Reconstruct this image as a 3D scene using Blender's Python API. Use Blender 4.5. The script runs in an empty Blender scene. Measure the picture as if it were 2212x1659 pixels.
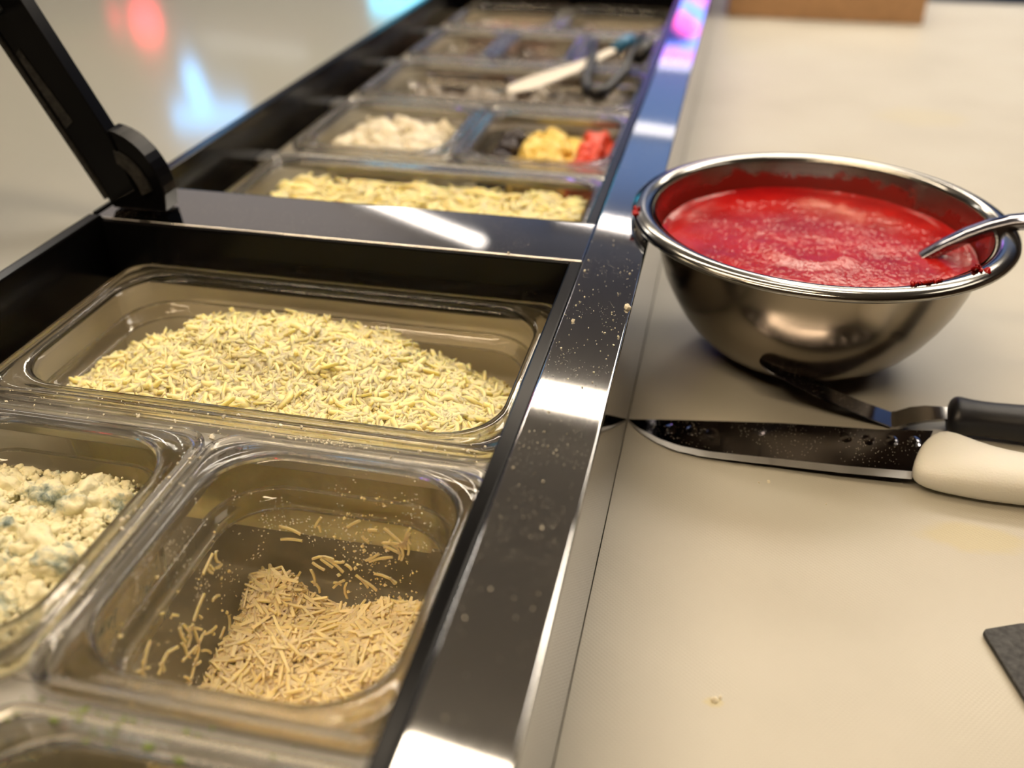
import bpy, bmesh, math, random
import numpy as np
from mathutils import Vector, noise
sc = bpy.context.scene
C = sc.collection
PI = math.pi
Z0 = 0.95                       # rail height above the floor, metres
B = -103.3                      # cutting board top, mm below the rail
def W(x, y, z): return (x/1000.0, y/1000.0, z/1000.0 + Z0)

# ---------------------------------------------------------------- camera
cam_d = bpy.data.cameras.new('camera'); cam = bpy.data.objects.new('camera', cam_d); C.objects.link(cam)
yaw, pitch = 0.21715, 0.55532
cam.location = W(82.15, -587.27, 271.26)
cam.rotation_euler = (PI/2 - pitch, 0, yaw)
cam_d.sensor_width = 36; cam_d.lens = 2110.57/2212*36
cam_d.clip_start = 0.01; cam_d.clip_end = 60
cam_d.dof.use_dof = True; cam_d.dof.focus_distance = 0.56; cam_d.dof.aperture_fstop = 3.8
sc.camera = cam
# ---------------------------------------------------------------- world + exposure
w = bpy.data.worlds.new('world'); sc.world = w; w.use_nodes = True
w.node_tree.nodes['Background'].inputs[0].default_value = (0.5, 0.5, 0.55, 1)
w.node_tree.nodes['Background'].inputs[1].default_value = 0.02
sc.view_settings.view_transform = 'Standard'; sc.view_settings.look = 'None'
sc.view_settings.gamma = 1; sc.view_settings.exposure = -0.3; sc.view_settings.use_curve_mapping = False
sc.cycles.max_bounces = 12; sc.cycles.transparent_max_bounces = 32; sc.cycles.transmission_bounces = 10
sc.cycles.glossy_bounces = 5; sc.cycles.diffuse_bounces = 4
sc.cycles.caustics_reflective = False; sc.cycles.caustics_refractive = True
sc.cycles.sample_clamp_indirect = 4
sc.cycles.use_adaptive_sampling = True; sc.cycles.adaptive_threshold = 0.05
sc.cycles.use_denoising = True
LW = 33.0                       # radiance of the ceiling tubes
LAMPS = [  # x, y, length, rotation (deg), strength factor, colour   (mm, at the ceiling)
    (-300, 775, 1700, -8, .9, (1, .84, .64)),
    (-360, 2390, 1500, -8, 1.4, (1, .86, .68)),
    (800, 1450, 1300, 0, .62, (1, .88, .72)),  # added to brighten the far board, placed clear of the rail reflection
    (900, 2700, 1500, 0, .46, (1, .88, .72)),  # extra light for the far board, shaped as a broad soft panel
    (-1450, 3950, 1000, -30, .35, (1, .90, .80)),
    (-430, 4080, 600, -15, .6, (1, .90, .82)),
    (-430, 5690, 1200, -12, .2, (1, .92, .88)),
    (-430, 7400, 1200, -8, .16, (.9, .93, 1)),
    (-2300, 2400, 1500, -15, 1.0, (1, .93, .82)),
    (-3900, 7300, 1100, -15, .12, (.95, .96, 1)),
    (-520, -150, 1500, 0, 1.3, (1, .78, .50)),  # added overhead to brighten the food in the pans
    (-350, -1250, 1600, 0, 1.9, (1, .76, .48)),
    (-1300, -700, 1300, 0, .35, (1, .74, .48)),
    (1900, 700, 1300, 60, .16, (1, .86, .68)),
]

# ---------------------------------------------------------------- material helpers
def new_mat(name):
    m = bpy.data.materials.new(name); m.use_nodes = True
    nt = m.node_tree; b = nt.nodes['Principled BSDF']
    return m, nt, b
def N(nt, t, **kw):
    n = nt.nodes.new(t)
    for k, v in kw.items():
        if k in n.inputs: n.inputs[k].default_value = v
        else: setattr(n, k, v)
    return n
def L(nt, a, ao, b, bi): nt.links.new(a.outputs[ao], b.inputs[bi])
def coords(nt, scale=(1,1,1)):
    tc = N(nt, 'ShaderNodeNewGeometry'); mp = N(nt, 'ShaderNodeMapping'); mp.inputs['Scale'].default_value = scale
    L(nt, tc, 'Position', mp, 'Vector'); return mp
def ramp(nt, src, out, stops):
    r = N(nt, 'ShaderNodeValToRGB'); L(nt, src, out, r, 'Fac')
    while len(r.color_ramp.elements) < len(stops): r.color_ramp.elements.new(0.5)
    for e, (p, c) in zip(r.color_ramp.elements, stops):
        e.position = p; e.color = (*c, 1) if len(c) == 3 else c
    return r
def simple(name, col, rough=.5, metal=0, spec=.5, bump=0, bscale=200, var=0, sss=0):
    m, nt, b = new_mat(name)
    b.inputs['Base Color'].default_value = (*col, 1); b.inputs['Roughness'].default_value = rough
    b.inputs['Metallic'].default_value = metal; b.inputs['Specular IOR Level'].default_value = spec
    if sss:
        b.inputs['Subsurface Weight'].default_value = sss; b.inputs['Subsurface Radius'].default_value = (.004, .003, .001)
        b.inputs['Subsurface Scale'].default_value = 1
    if bump or var:
        mp = coords(nt); n = N(nt, 'ShaderNodeTexNoise', Scale=bscale, Detail=4.0); L(nt, mp, 'Vector', n, 'Vector')
        if bump:
            bp = N(nt, 'ShaderNodeBump', Strength=bump, Distance=.001); L(nt, n, 'Fac', bp, 'Height'); L(nt, bp, 'Normal', b, 'Normal')
        if var:
            r = ramp(nt, n, 'Fac', [(.3, tuple(c*(1-var) for c in col)), (.7, tuple(min(1, c*(1+var)) for c in col))])
            L(nt, r, 'Color', b, 'Base Color')
    return m
def brushed(name, col, rough, stretch=(900, 12, 200), bstr=.12, speck=False, wave=0):
    m, nt, b = new_mat(name)
    b.inputs['Metallic'].default_value = 1; b.inputs['Base Color'].default_value = (*col, 1)
    mp = coords(nt, stretch); n = N(nt, 'ShaderNodeTexNoise', Scale=1.0, Detail=3.0); L(nt, mp, 'Vector', n, 'Vector')
    mr = N(nt, 'ShaderNodeMapRange'); mr.inputs[3].default_value = rough*.75; mr.inputs[4].default_value = rough*1.35
    L(nt, n, 'Fac', mr, 0); L(nt, mr, 0, b, 'Roughness')
    bp = N(nt, 'ShaderNodeBump', Strength=bstr, Distance=.0002); L(nt, n, 'Fac', bp, 'Height')
    last = bp
    if wave:
        mp2 = coords(nt, (9, 6, 9)); n2 = N(nt, 'ShaderNodeTexNoise', Scale=1.0, Detail=1.0); L(nt, mp2, 'Vector', n2, 'Vector')
        bp2 = N(nt, 'ShaderNodeBump', Strength=wave, Distance=.004); L(nt, n2, 'Fac', bp2, 'Height'); L(nt, bp, 'Normal', bp2, 'Normal'); last = bp2
    L(nt, last, 'Normal', b, 'Normal')
    if speck:   # flour and cheese dust
        mp3 = coords(nt); v = N(nt, 'ShaderNodeTexVoronoi', Scale=620.0); L(nt, mp3, 'Vector', v, 'Vector')
        lt = N(nt, 'ShaderNodeMath', operation='LESS_THAN'); L(nt, v, 'Distance', lt, 0); lt.inputs[1].default_value = .11
        v2 = N(nt, 'ShaderNodeTexNoise', Scale=25.0, Detail=3.0); L(nt, mp3, 'Vector', v2, 'Vector')
        g = N(nt, 'ShaderNodeMath', operation='GREATER_THAN'); L(nt, v2, 'Fac', g, 0); g.inputs[1].default_value = .50
        ml = N(nt, 'ShaderNodeMath', operation='MULTIPLY'); L(nt, lt, 0, ml, 0); L(nt, g, 0, ml, 1)
        d = N(nt, 'ShaderNodeBsdfDiffuse'); d.inputs['Color'].default_value = (.8, .76, .66, 1)
        mx = N(nt, 'ShaderNodeMixShader'); L(nt, ml, 0, mx, 0); L(nt, b, 0, mx, 1); L(nt, d, 0, mx, 2)
        L(nt, mx, 0, nt.nodes['Material Output'], 'Surface')
    return m
def clear(name, tint=(.985, .98, .96), haze=.008, rough=.06, hazecol=(.75, .72, .62), dust=0.0, edge=.8):
    m, nt, b = new_mat(name); nt.nodes.remove(b)
    t = N(nt, 'ShaderNodeBsdfTransparent'); t.inputs['Color'].default_value = (*tint, 1)
    g = N(nt, 'ShaderNodeBsdfGlossy', Roughness=rough); g.inputs['Color'].default_value = (1, 1, 1, 1)
    lw = N(nt, 'ShaderNodeLayerWeight', Blend=.5)
    p = N(nt, 'ShaderNodeMath', operation='POWER'); L(nt, lw, 'Facing', p, 0); p.inputs[1].default_value = 4.5
    mr = N(nt, 'ShaderNodeMapRange'); mr.inputs[3].default_value = .022; mr.inputs[4].default_value = edge; L(nt, p, 0, mr, 0)
    mp = coords(nt); n = N(nt, 'ShaderNodeTexNoise', Scale=35.0, Detail=6.0, Roughness=.65); L(nt, mp, 'Vector', n, 'Vector')
    bp = N(nt, 'ShaderNodeBump', Strength=.15, Distance=.001); L(nt, n, 'Fac', bp, 'Height'); L(nt, bp, 'Normal', g, 'Normal')
    mx = N(nt, 'ShaderNodeMixShader'); L(nt, mr, 0, mx, 0); L(nt, t, 0, mx, 1); L(nt, g, 0, mx, 2)
    d = N(nt, 'ShaderNodeBsdfDiffuse'); d.inputs['Color'].default_value = (*hazecol, 1)
    hz = N(nt, 'ShaderNodeMapRange'); hz.inputs[1].default_value = .4; hz.inputs[2].default_value = .75
    hz.inputs[3].default_value = haze*.5; hz.inputs[4].default_value = haze*2.2; L(nt, n, 'Fac', hz, 0)
    src = hz
    if dust:
        v = N(nt, 'ShaderNodeTexVoronoi', Scale=420.0); L(nt, mp, 'Vector', v, 'Vector')
        lt = N(nt, 'ShaderNodeMath', operation='LESS_THAN'); L(nt, v, 'Distance', lt, 0); lt.inputs[1].default_value = .22
        g2 = N(nt, 'ShaderNodeMath', operation='GREATER_THAN'); L(nt, n, 'Fac', g2, 0); g2.inputs[1].default_value = 1-dust
        ml = N(nt, 'ShaderNodeMath', operation='MULTIPLY'); L(nt, lt, 0, ml, 0); L(nt, g2, 0, ml, 1)
        ma = N(nt, 'ShaderNodeMath', operation='MAXIMUM'); L(nt, ml, 0, ma, 0); L(nt, hz, 0, ma, 1); src = ma
    m2 = N(nt, 'ShaderNodeMixShader'); L(nt, src, 0, m2, 0); L(nt, mx, 0, m2, 1); L(nt, d, 0, m2, 2)
    L(nt, m2, 0, nt.nodes['Material Output'], 'Surface')
    return m
def emit(name, col, s):
    m, nt, b = new_mat(name)
    b.inputs['Base Color'].default_value = (0, 0, 0, 1); b.inputs['Emission Color'].default_value = (*col, 1)
    b.inputs['Emission Strength'].default_value = s
    return m

M = {}
M['rail'] = brushed('rail_steel', (.54, .535, .53), .036, (1500, 14, 300), .02, speck=True, wave=.02)
M['liner'] = simple('liner_metal', (.80, .76, .66), .42, metal=.1, bump=.1, bscale=40)
M['bar'] = brushed('bar_steel', (.50, .49, .47), .35, (12, 600, 300), .1)
M['steel'] = brushed('utensil_steel', (.46, .45, .45), .16, (40, 40, 40), .04)
M['rimsteel'] = brushed('rim_steel', (.34, .33, .31), .13, (40, 40, 40), .03)
M['blade'] = brushed('blade_steel', (.30, .30, .34), .08, (30, 500, 30), .01, speck=True)
M['edge'] = brushed('ground_edge_steel', (.75, .75, .75), .38, (500, 30, 30), .05)
M['black'] = simple('black_plastic', (.0025, .0025, .003), .2, spec=.12)
M['blackm'] = simple('black_rubber', (.008, .008, .011), .40, bump=.12, bscale=900)
M['dark'] = simple('dark_metal', (.035, .034, .033), .5, metal=.6, bump=.6, bscale=260, var=.5)
M['clear'] = clear('clear_polycarbonate')
M['cleard'] = clear('clear_polycarbonate_dusted', dust=.44, haze=.045)
M['counter'] = simple('pale_counter', (.37, .375, .355), .09, spec=.45, bump=.01, bscale=6)
M['white_handle'] = simple('ivory_handle', (.74, .73, .68), .42, bump=.3, bscale=700, sss=.1)
M['cabinet'] = simple('cabinet_steel', (.4, .4, .4), .35, metal=1)
M['card'] = simple('brown_card', (.42, .24, .12), .75, bump=.1, bscale=80, var=.1)
M['ceil'] = simple('ceiling_paint', (.48, .455, .43), .9)
M['floor'] = simple('floor_tile', (.12, .10, .09), .5, bump=.1, bscale=8, var=.2)
M['wallw'] = simple('warm_wall', (.17, .115, .075), .8, bump=.1, bscale=30)
M['wallb'] = simple('blue_wall', (.045, .085, .19), .75, bump=.1, bscale=30)
M['moz'] = simple('mozzarella', (1.0, .82, .42), .5, bump=.15, bscale=500, var=.04, sss=.6)
M['parm'] = simple('parmesan', (1.0, .76, .40), .5, bump=.15, bscale=500, var=.03, sss=.5)
M['curd'] = simple('crumb_white', (.80, .75, .62), .6, bump=.2, bscale=600)
M['lampbody'] = simple('lamp_housing', (.5, .5, .5), .5)
M['yellow'] = simple('yellow_pepper', (.80, .60, .16), .35)
M['red'] = simple('red_pepper', (.70, .07, .035), .3)
M['olive'] = simple('black_olive', (.03, .022, .025), .25)
M['onion'] = simple('onion', (.72, .66, .52), .35, sss=.2)
M['greenl'] = simple('green_leaf', (.16, .22, .03), .5, var=.4, bscale=300)
M['brownm'] = simple('brown_topping', (.14, .085, .06), .4, var=.4, bscale=200)
M['ham'] = simple('pink_topping', (.30, .17, .13), .4, var=.3, bscale=200)
M['greyt'] = simple('grey_mushroom', (.27, .24, .21), .5, var=.3, bscale=200)
M['whitep'] = simple('white_plastic', (.75, .70, .62), .35)
M['bluep'] = simple('blue_plastic', (.03, .16, .32), .35)
# rim polycarbonate: true refraction
def rimglass(k):
    m, nt, b = new_mat('rim_polycarbonate')
    b.inputs['Base Color'].default_value = (.97, .95, .90, 1); b.inputs['Roughness'].default_value = .05
    b.inputs['Transmission Weight'].default_value = 1; b.inputs['IOR'].default_value = 1.5
    mp = coords(nt); n = N(nt, 'ShaderNodeTexNoise', Scale=60.0, Detail=4.0); L(nt, mp, 'Vector', n, 'Vector')
    bp = N(nt, 'ShaderNodeBump', Strength=.12, Distance=.001); L(nt, n, 'Fac', bp, 'Height'); L(nt, bp, 'Normal', b, 'Normal')
    t = N(nt, 'ShaderNodeBsdfTransparent'); t.inputs['Color'].default_value = (.98, .97, .94, 1)
    mx = N(nt, 'ShaderNodeMixShader'); mx.inputs[0].default_value = k; L(nt, t, 0, mx, 1); L(nt, b, 0, mx, 2); L(nt, mx, 0, nt.nodes['Material Output'], 'Surface')
    return m
M['rim'] = rimglass(.82); M['ledge'] = rimglass(.6)
# cutting board
def boardmat():
    m, nt, b = new_mat('cutting_board_polymer')
    b.inputs['Roughness'].default_value = .42
    mp = coords(nt)
    n = N(nt, 'ShaderNodeTexNoise', Scale=7.0, Detail=5.0); L(nt, mp, 'Vector', n, 'Vector')
    r = ramp(nt, n, 'Fac', [(.30, (.435, .415, .36)), (.55, (.475, .455, .40)), (.75, (.49, .48, .43))])
    last = r
    # yellow stains with a shape of their own
    for (sx, sy, rx, ry, a) in [(250, -105, 30, 13, .55), (330, 760, 60, 40, .25), (180, 480, 30, 25, .18), (108, -258, 5, 3, .7), (215, 560, 50, 30, .2)]:
        g = N(nt, 'ShaderNodeNewGeometry'); mm = N(nt, 'ShaderNodeMapping')
        mm.inputs['Location'].default_value = (-sx/rx, -sy/ry, 0); mm.inputs['Scale'].default_value = (1000/rx, 1000/ry, 0)
        L(nt, g, 'Position', mm, 'Vector')
        ns = N(nt, 'ShaderNodeTexNoise', Scale=1.2, Detail=3.0); L(nt, mm, 'Vector', ns, 'Vector')
        ln = N(nt, 'ShaderNodeVectorMath', operation='LENGTH'); L(nt, mm, 'Vector', ln, 0)
        ad = N(nt, 'ShaderNodeMath', operation='ADD'); L(nt, ln, 'Value', ad, 0); L(nt, ns, 'Fac', ad, 1)
        mr = N(nt, 'ShaderNodeMapRange'); mr.inputs[1].default_value = 1.25; mr.inputs[2].default_value = 1.65; mr.inputs[3].default_value = a; mr.inputs[4].default_value = 0
        L(nt, ad, 0, mr, 0)
        mx = N(nt, 'ShaderNodeMixRGB'); L(nt, mr, 0, mx, 0); L(nt, last, 'Color', mx, 1); mx.inputs[2].default_value = (.50, .44, .24, 1)
        last = mx
    L(nt, last, 'Color', b, 'Base Color')
    # woven emboss
    mw = coords(nt, (1, 1, 1)); mw.inputs['Rotation'].default_value = (0, 0, math.radians(38))
    w1 = N(nt, 'ShaderNodeTexWave', Scale=160.0); L(nt, mw, 'Vector', w1, 'Vector')
    w2 = N(nt, 'ShaderNodeTexWave', Scale=160.0, bands_direction='Y'); L(nt, mw, 'Vector', w2, 'Vector')
    ml = N(nt, 'ShaderNodeMath', operation='MULTIPLY'); L(nt, w1, 'Fac', ml, 0); L(nt, w2, 'Fac', ml, 1)
    bp = N(nt, 'ShaderNodeBump', Strength=.22, Distance=.0004); L(nt, ml, 0, bp, 'Height'); L(nt, bp, 'Normal', b, 'Normal')
    return m
M['board'] = boardmat()
def saucemat():
    m, nt, b = new_mat('tomato_sauce')
    b.inputs['Roughness'].default_value = .12; b.inputs['Specular IOR Level'].default_value = .30
    mp = coords(nt)
    n = N(nt, 'ShaderNodeTexNoise', Scale=40.0, Detail=6.0); L(nt, mp, 'Vector', n, 'Vector')
    r = ramp(nt, n, 'Fac', [(.3, (.27, .004, .006)), (.7, (.42, .010, .008))]); L(nt, r, 'Color', b, 'Base Color')
    n2 = N(nt, 'ShaderNodeTexNoise', Scale=420.0, Detail=2.0, Roughness=.6); L(nt, mp, 'Vector', n2, 'Vector')
    bp = N(nt, 'ShaderNodeBump', Strength=.25, Distance=.0006); L(nt, n2, 'Fac', bp, 'Height'); L(nt, bp, 'Normal', b, 'Normal')
    return m
M['sauce'] = saucemat()
def bowlin():
    m, nt, b = new_mat('bowl_inside_smeared')
    b.inputs['Metallic'].default_value = 1; b.inputs['Base Color'].default_value = (.55, .54, .52, 1); b.inputs['Roughness'].default_value = .2
    mp = coords(nt); n = N(nt, 'ShaderNodeTexNoise', Scale=28.0, Detail=6.0, Roughness=.7); L(nt, mp, 'Vector', n, 'Vector')
    g = N(nt, 'ShaderNodeNewGeometry'); sp = N(nt, 'ShaderNodeSeparateXYZ'); L(nt, g, 'Position', sp, 0)
    mz = N(nt, 'ShaderNodeMapRange'); mz.inputs[1].default_value = Z0-.018; mz.inputs[2].default_value = Z0+.006; mz.inputs[3].default_value = .35; mz.inputs[4].default_value = -.12
    L(nt, sp, 'Z', mz, 0)
    ad = N(nt, 'ShaderNodeMath', operation='ADD'); L(nt, n, 'Fac', ad, 0); L(nt, mz, 0, ad, 1)
    mk = N(nt, 'ShaderNodeMapRange'); mk.inputs[1].default_value = .50; mk.inputs[2].default_value = .60; L(nt, ad, 0, mk, 0)
    s = N(nt, 'ShaderNodeBsdfPrincipled'); s.inputs['Base Color'].default_value = (.20, .012, .008, 1); s.inputs['Roughness'].default_value = .35
    mx = N(nt, 'ShaderNodeMixShader'); L(nt, mk, 0, mx, 0); L(nt, b, 0, mx, 1); L(nt, s, 0, mx, 2)
    L(nt, mx, 0, nt.nodes['Material Output'], 'Surface')
    return m
M['bowlin'] = bowlin()
M['bowl'] = brushed('bowl_steel', (.31, .27, .22), .20, (60, 60, 60), .05)
def bluemat():
    m, nt, b = new_mat('blue_cheese'); b.inputs['Roughness'].default_value = .55
    b.inputs['Subsurface Weight'].default_value = .15; b.inputs['Subsurface Radius'].default_value = (.003, .002, .001)
    mp = coords(nt); n = N(nt, 'ShaderNodeTexNoise', Scale=48.0, Detail=5.0, Roughness=.65); L(nt, mp, 'Vector', n, 'Vector')
    r = ramp(nt, n, 'Fac', [(.0, (.74, .67, .40)), (.53, (.78, .73, .50)), (.60, (.45, .48, .38)), (.68, (.10, .15, .15)), (.8, (.5, .5, .38))])
    L(nt, r, 'Color', b, 'Base Color')
    n2 = N(nt, 'ShaderNodeTexNoise', Scale=420.0, Detail=4.0); L(nt, mp, 'Vector', n2, 'Vector')
    bp = N(nt, 'ShaderNodeBump', Strength=.6, Distance=.0012); L(nt, n2, 'Fac', bp, 'Height'); L(nt, bp, 'Normal', b, 'Normal')
    return m
M['blue'] = bluemat()

# ---------------------------------------------------------------- object helpers
def mesh_obj(name, V, F, mat, parent=None, base=None, smooth=True, edges=None):
    """V in rail millimetres; base = origin of the thing in the same frame."""
    V = np.asarray(V, float).reshape(-1, 3)
    if base is None: base = (float((V[:,0].min()+V[:,0].max())/2), float((V[:,1].min()+V[:,1].max())/2), float(V[:,2].min()))
    me = bpy.data.meshes.new(name)
    me.from_pydata(((V-np.array(base))/1000.0).tolist(), edges or [], F); me.update()
    if smooth:
        me.polygons.foreach_set('use_smooth', [True]*len(me.polygons))
    me.materials.append(M[mat] if isinstance(mat, str) else mat)
    o = bpy.data.objects.new(name, me); C.objects.link(o)
    if parent is not None:
        o.parent = parent
        pb = parent['_base']; o.location = tuple((np.array(base)-np.array(pb))/1000.0)
    else: o.location = W(*base)
    o['_base'] = [float(v) for v in base]
    return o
def thing(name, label, cat, base, group=None):
    o = bpy.data.objects.new(name, None); C.objects.link(o); o.location = W(*base); o.empty_display_size = .02
    o['_base'] = [float(v) for v in base]; o['label'] = label; o['category'] = cat
    if group: o['group'] = group
    return o
def tag(o, label=None, cat=None, group=None, kind=None):
    if label: o['label'] = label
    if cat: o['category'] = cat
    if group: o['group'] = group
    if kind: o['kind'] = kind
    return o
def autosmooth(o, ang=35):
    for p in o.data.polygons: p.use_smooth = True
    m = o.modifiers.new('es', 'EDGE_SPLIT'); m.split_angle = math.radians(ang); return o
def box(name, x0, x1, y0, y1, z0, z1, mat, parent=None, bev=0, base=None):
    V = [(x, y, z) for z in (z0, z1) for y in (y0, y1) for x in (x0, x1)]
    F = [(0,2,3,1), (4,5,7,6), (0,1,5,4), (2,6,7,3), (0,4,6,2), (1,3,7,5)]
    o = mesh_obj(name, V, F, mat, parent, base if base else (parent['_base'] if parent else None), smooth=False)
    if bev:
        m = o.modifiers.new('b', 'BEVEL'); m.width = bev/1000.0; m.segments = 3; m.harden_normals = True
        for p in o.data.polygons: p.use_smooth = True
    return o
def loops_mesh(loops, closed=True, cap0=False, cap1=False, ring=False):
    n = len(loops[0]); V = [p for l in loops for p in l]; F = []
    m = len(loops)
    for i in range(m if ring else m-1):
        a = i*n; b = ((i+1) % m)*n
        for j in range(n if closed else n-1):
            k = (j+1) % n; F.append((a+j, a+k, b+k, b+j))
    if cap0: F.append(tuple(range(n-1, -1, -1)))
    if cap1: F.append(tuple(range((m-1)*n, m*n)))
    return V, F
def rrect(x0, x1, y0, y1, r, z, n=8):
    P = []
    for cx, cy, a0 in ((x1-r, y1-r, 0), (x0+r, y1-r, 90), (x0+r, y0+r, 180), (x1-r, y0+r, 270)):
        for i in range(n+1):
            a = math.radians(a0+90*i/n); P.append((cx+r*math.cos(a), cy+r*math.sin(a), z))
    return P
def prism(name, pts, y0, y1, mat, parent, bev=0):
    n = len(pts); V = [(x, y0, z) for x, z in pts]+[(x, y1, z) for x, z in pts]
    F = [tuple(range(n)), tuple(range(2*n-1, n-1, -1))]+[(i, i+n, (i+1) % n+n, (i+1) % n) for i in range(n)]
    o = mesh_obj(name, V, F, mat, parent, parent['_base'], smooth=False)
    bm = bmesh.new(); bm.from_mesh(o.data); bmesh.ops.recalc_face_normals(bm, faces=bm.faces); bm.to_mesh(o.data); bm.free()
    if bev:
        m = o.modifiers.new('b', 'BEVEL'); m.width = bev/1000.0; m.segments = 2; m.limit_method = 'ANGLE'
    return o
def fixn(o):
    bm = bmesh.new(); bm.from_mesh(o.data); bmesh.ops.recalc_face_normals(bm, faces=bm.faces); bm.to_mesh(o.data); bm.free(); return o

# ---------------------------------------------------------------- the room
FZ = -950
def struct(name, *a, **k):
    o = box(name, *a, **k); o['kind'] = 'structure'; return o
struct('floor', -6200, 3500, -3000, 8400, FZ-100, FZ, 'floor')
struct('ceiling', -6200, 3500, -3000, 8400, 1700, 1800, 'ceil')
for x in (-300, 1800):      # blue area lights added without fixtures, so the far ceiling reflects blue
    ld_ = bpy.data.lights.new('added_uplight', 'AREA'); ld_.shape = 'RECTANGLE'; ld_.size = 1.9; ld_.size_y = 3.6; ld_.energy = 42; ld_.color = (.27, .48, 1.0)
    lo = bpy.data.objects.new('added_uplight', ld_); C.objects.link(lo); lo.location = W(x, 6300, 1150); lo.rotation_euler = (PI, 0, 0)
struct('wall_far', -6200, 3500, 7800, 8400, FZ, 1700, 'wallb')
struct('wall_near', -6200, 3500, -3100, -3000, FZ, 1700, 'wallw')
struct('wall_left', -6300, -6200, -3000, 7800, FZ, 1700, 'wallb')
struct('wall_right', 3500, 3600, -3000, 7800, FZ, 1700, 'wallw')

for i, (x, y, ln, rot, s, col) in enumerate(LAMPS):
    hw = 230 if x > 500 else 46 if y < 3000 else 22  # lamps on the right widened into panels to soften the bowl shadow
    t = thing('ceiling_lamp', 'unseen ceiling lamp over the prep line, some added to brighten', 'lamp', (x, y, 1700), 'ceiling tube lamps')
    h = box('housing', x-ln/2-20, x+ln/2+20, y-hw-20, y+hw+20, 1660, 1700, 'lampbody', t)
    d = box('diffuser', x-ln/2, x+ln/2, y-hw, y+hw, 1650, 1660, emit('tube_light', col, LW*s), t)
    t.rotation_euler = (0, 0, math.radians(rot))
ld_ = bpy.data.lights.new('added_uplight', 'AREA'); ld_.shape = 'RECTANGLE'; ld_.size = 2.2; ld_.size_y = 2.4; ld_.energy = 16; ld_.color = (1, .9, .84)  # neutral uplight added to lighten the ceiling that the crossbar reflects
lo = bpy.data.objects.new('added_uplight', ld_); C.objects.link(lo); lo.location = W(-2500, 4300, 1150); lo.rotation_euler = (PI, 0, 0)
# neon signs on the far wall and beside the room (seen only as reflections)
def tube_path(P, r, n=8, closed=False):
    P = [Vector(p) for p in P]; loops = []
    m = len(P)
    for i, p in enumerate(P):
        a = P[(i-1) % m] if (closed or i > 0) else P[i]; b = P[(i+1) % m] if (closed or i < m-1) else P[i]
        t = (b-a).normalized(); u = t.cross(Vector((0, 0, 1)))
        if u.length < .1: u = t.cross(Vector((1, 0, 0)))
        u.normalize(); v = t.cross(u)
        loops.append([tuple(p+u*r*math.cos(2*PI*k/n)+v*r*math.sin(2*PI*k/n)) for k in range(n)])
    return loops_mesh(loops, ring=closed, cap0=not closed, cap1=not closed)
def neon(name, label, items, base):
    t = thing(name, label, 'neon sign', base)
    for (col, s, P, r, cl) in items:
        V, F = tube_path(P, r, closed=cl); mesh_obj('neon_tube', V, F, emit('neon', col, s), t, base)
    return t
def ring(cx, cz, rx, rz, y, n=24): return [(cx+rx*math.cos(2*PI*i/n), y, cz+rz*math.sin(2*PI*i/n)) for i in range(n)]
neon('neon_sign', 'pink, blue and violet neon rings on the far wall', [
    ((1, .12, .5), 5, ring(-230, 1330, 170, 120, 7750), 55, True),
    ((.12, .3, 1), 5, ring(-420, 1450, 260, 190, 7720), 60, True),
    ((.5, .2, 1), 4, ring(-330, 1420, 470, 260, 7690), 60, True),
    ((1, .15, .45), 5, [(-560, 7700, 1640), (-100, 7700, 1640)], 45, False)], (-330, 7790, 1430))
neon('neon_sign', 'small red neon lamp high on the far wall to the left', [
    ((1, .03, .06), 13, ring(-5130, 1580, 90, 50, 7700), 60, True), ((1, .03, .06), 4, ring(-5430, 1560, 40, 30, 7700), 40, True)], (-5150, 7790, 1600))
neon('neon_sign', 'pale blue neon bar hung below the ceiling', [
    ((.12, .5, 1), 8, [(-3930, 6260, 1600), (-3400, 5450, 1600)], 65, False), ((.12, .5, 1), 8, [(-3450, 5150, 1600), (-3000, 5300, 1600)], 65, False)], (-3500, 5900, 1690))
neon('neon_sign', 'cyan neon bar on the far wall left of the rings', [
    ((.08, .7, 1), 7, [(-2950, 7700, 1300), (-2450, 7700, 1300)], 110, False)], (-2700, 7790, 1300))

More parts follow.
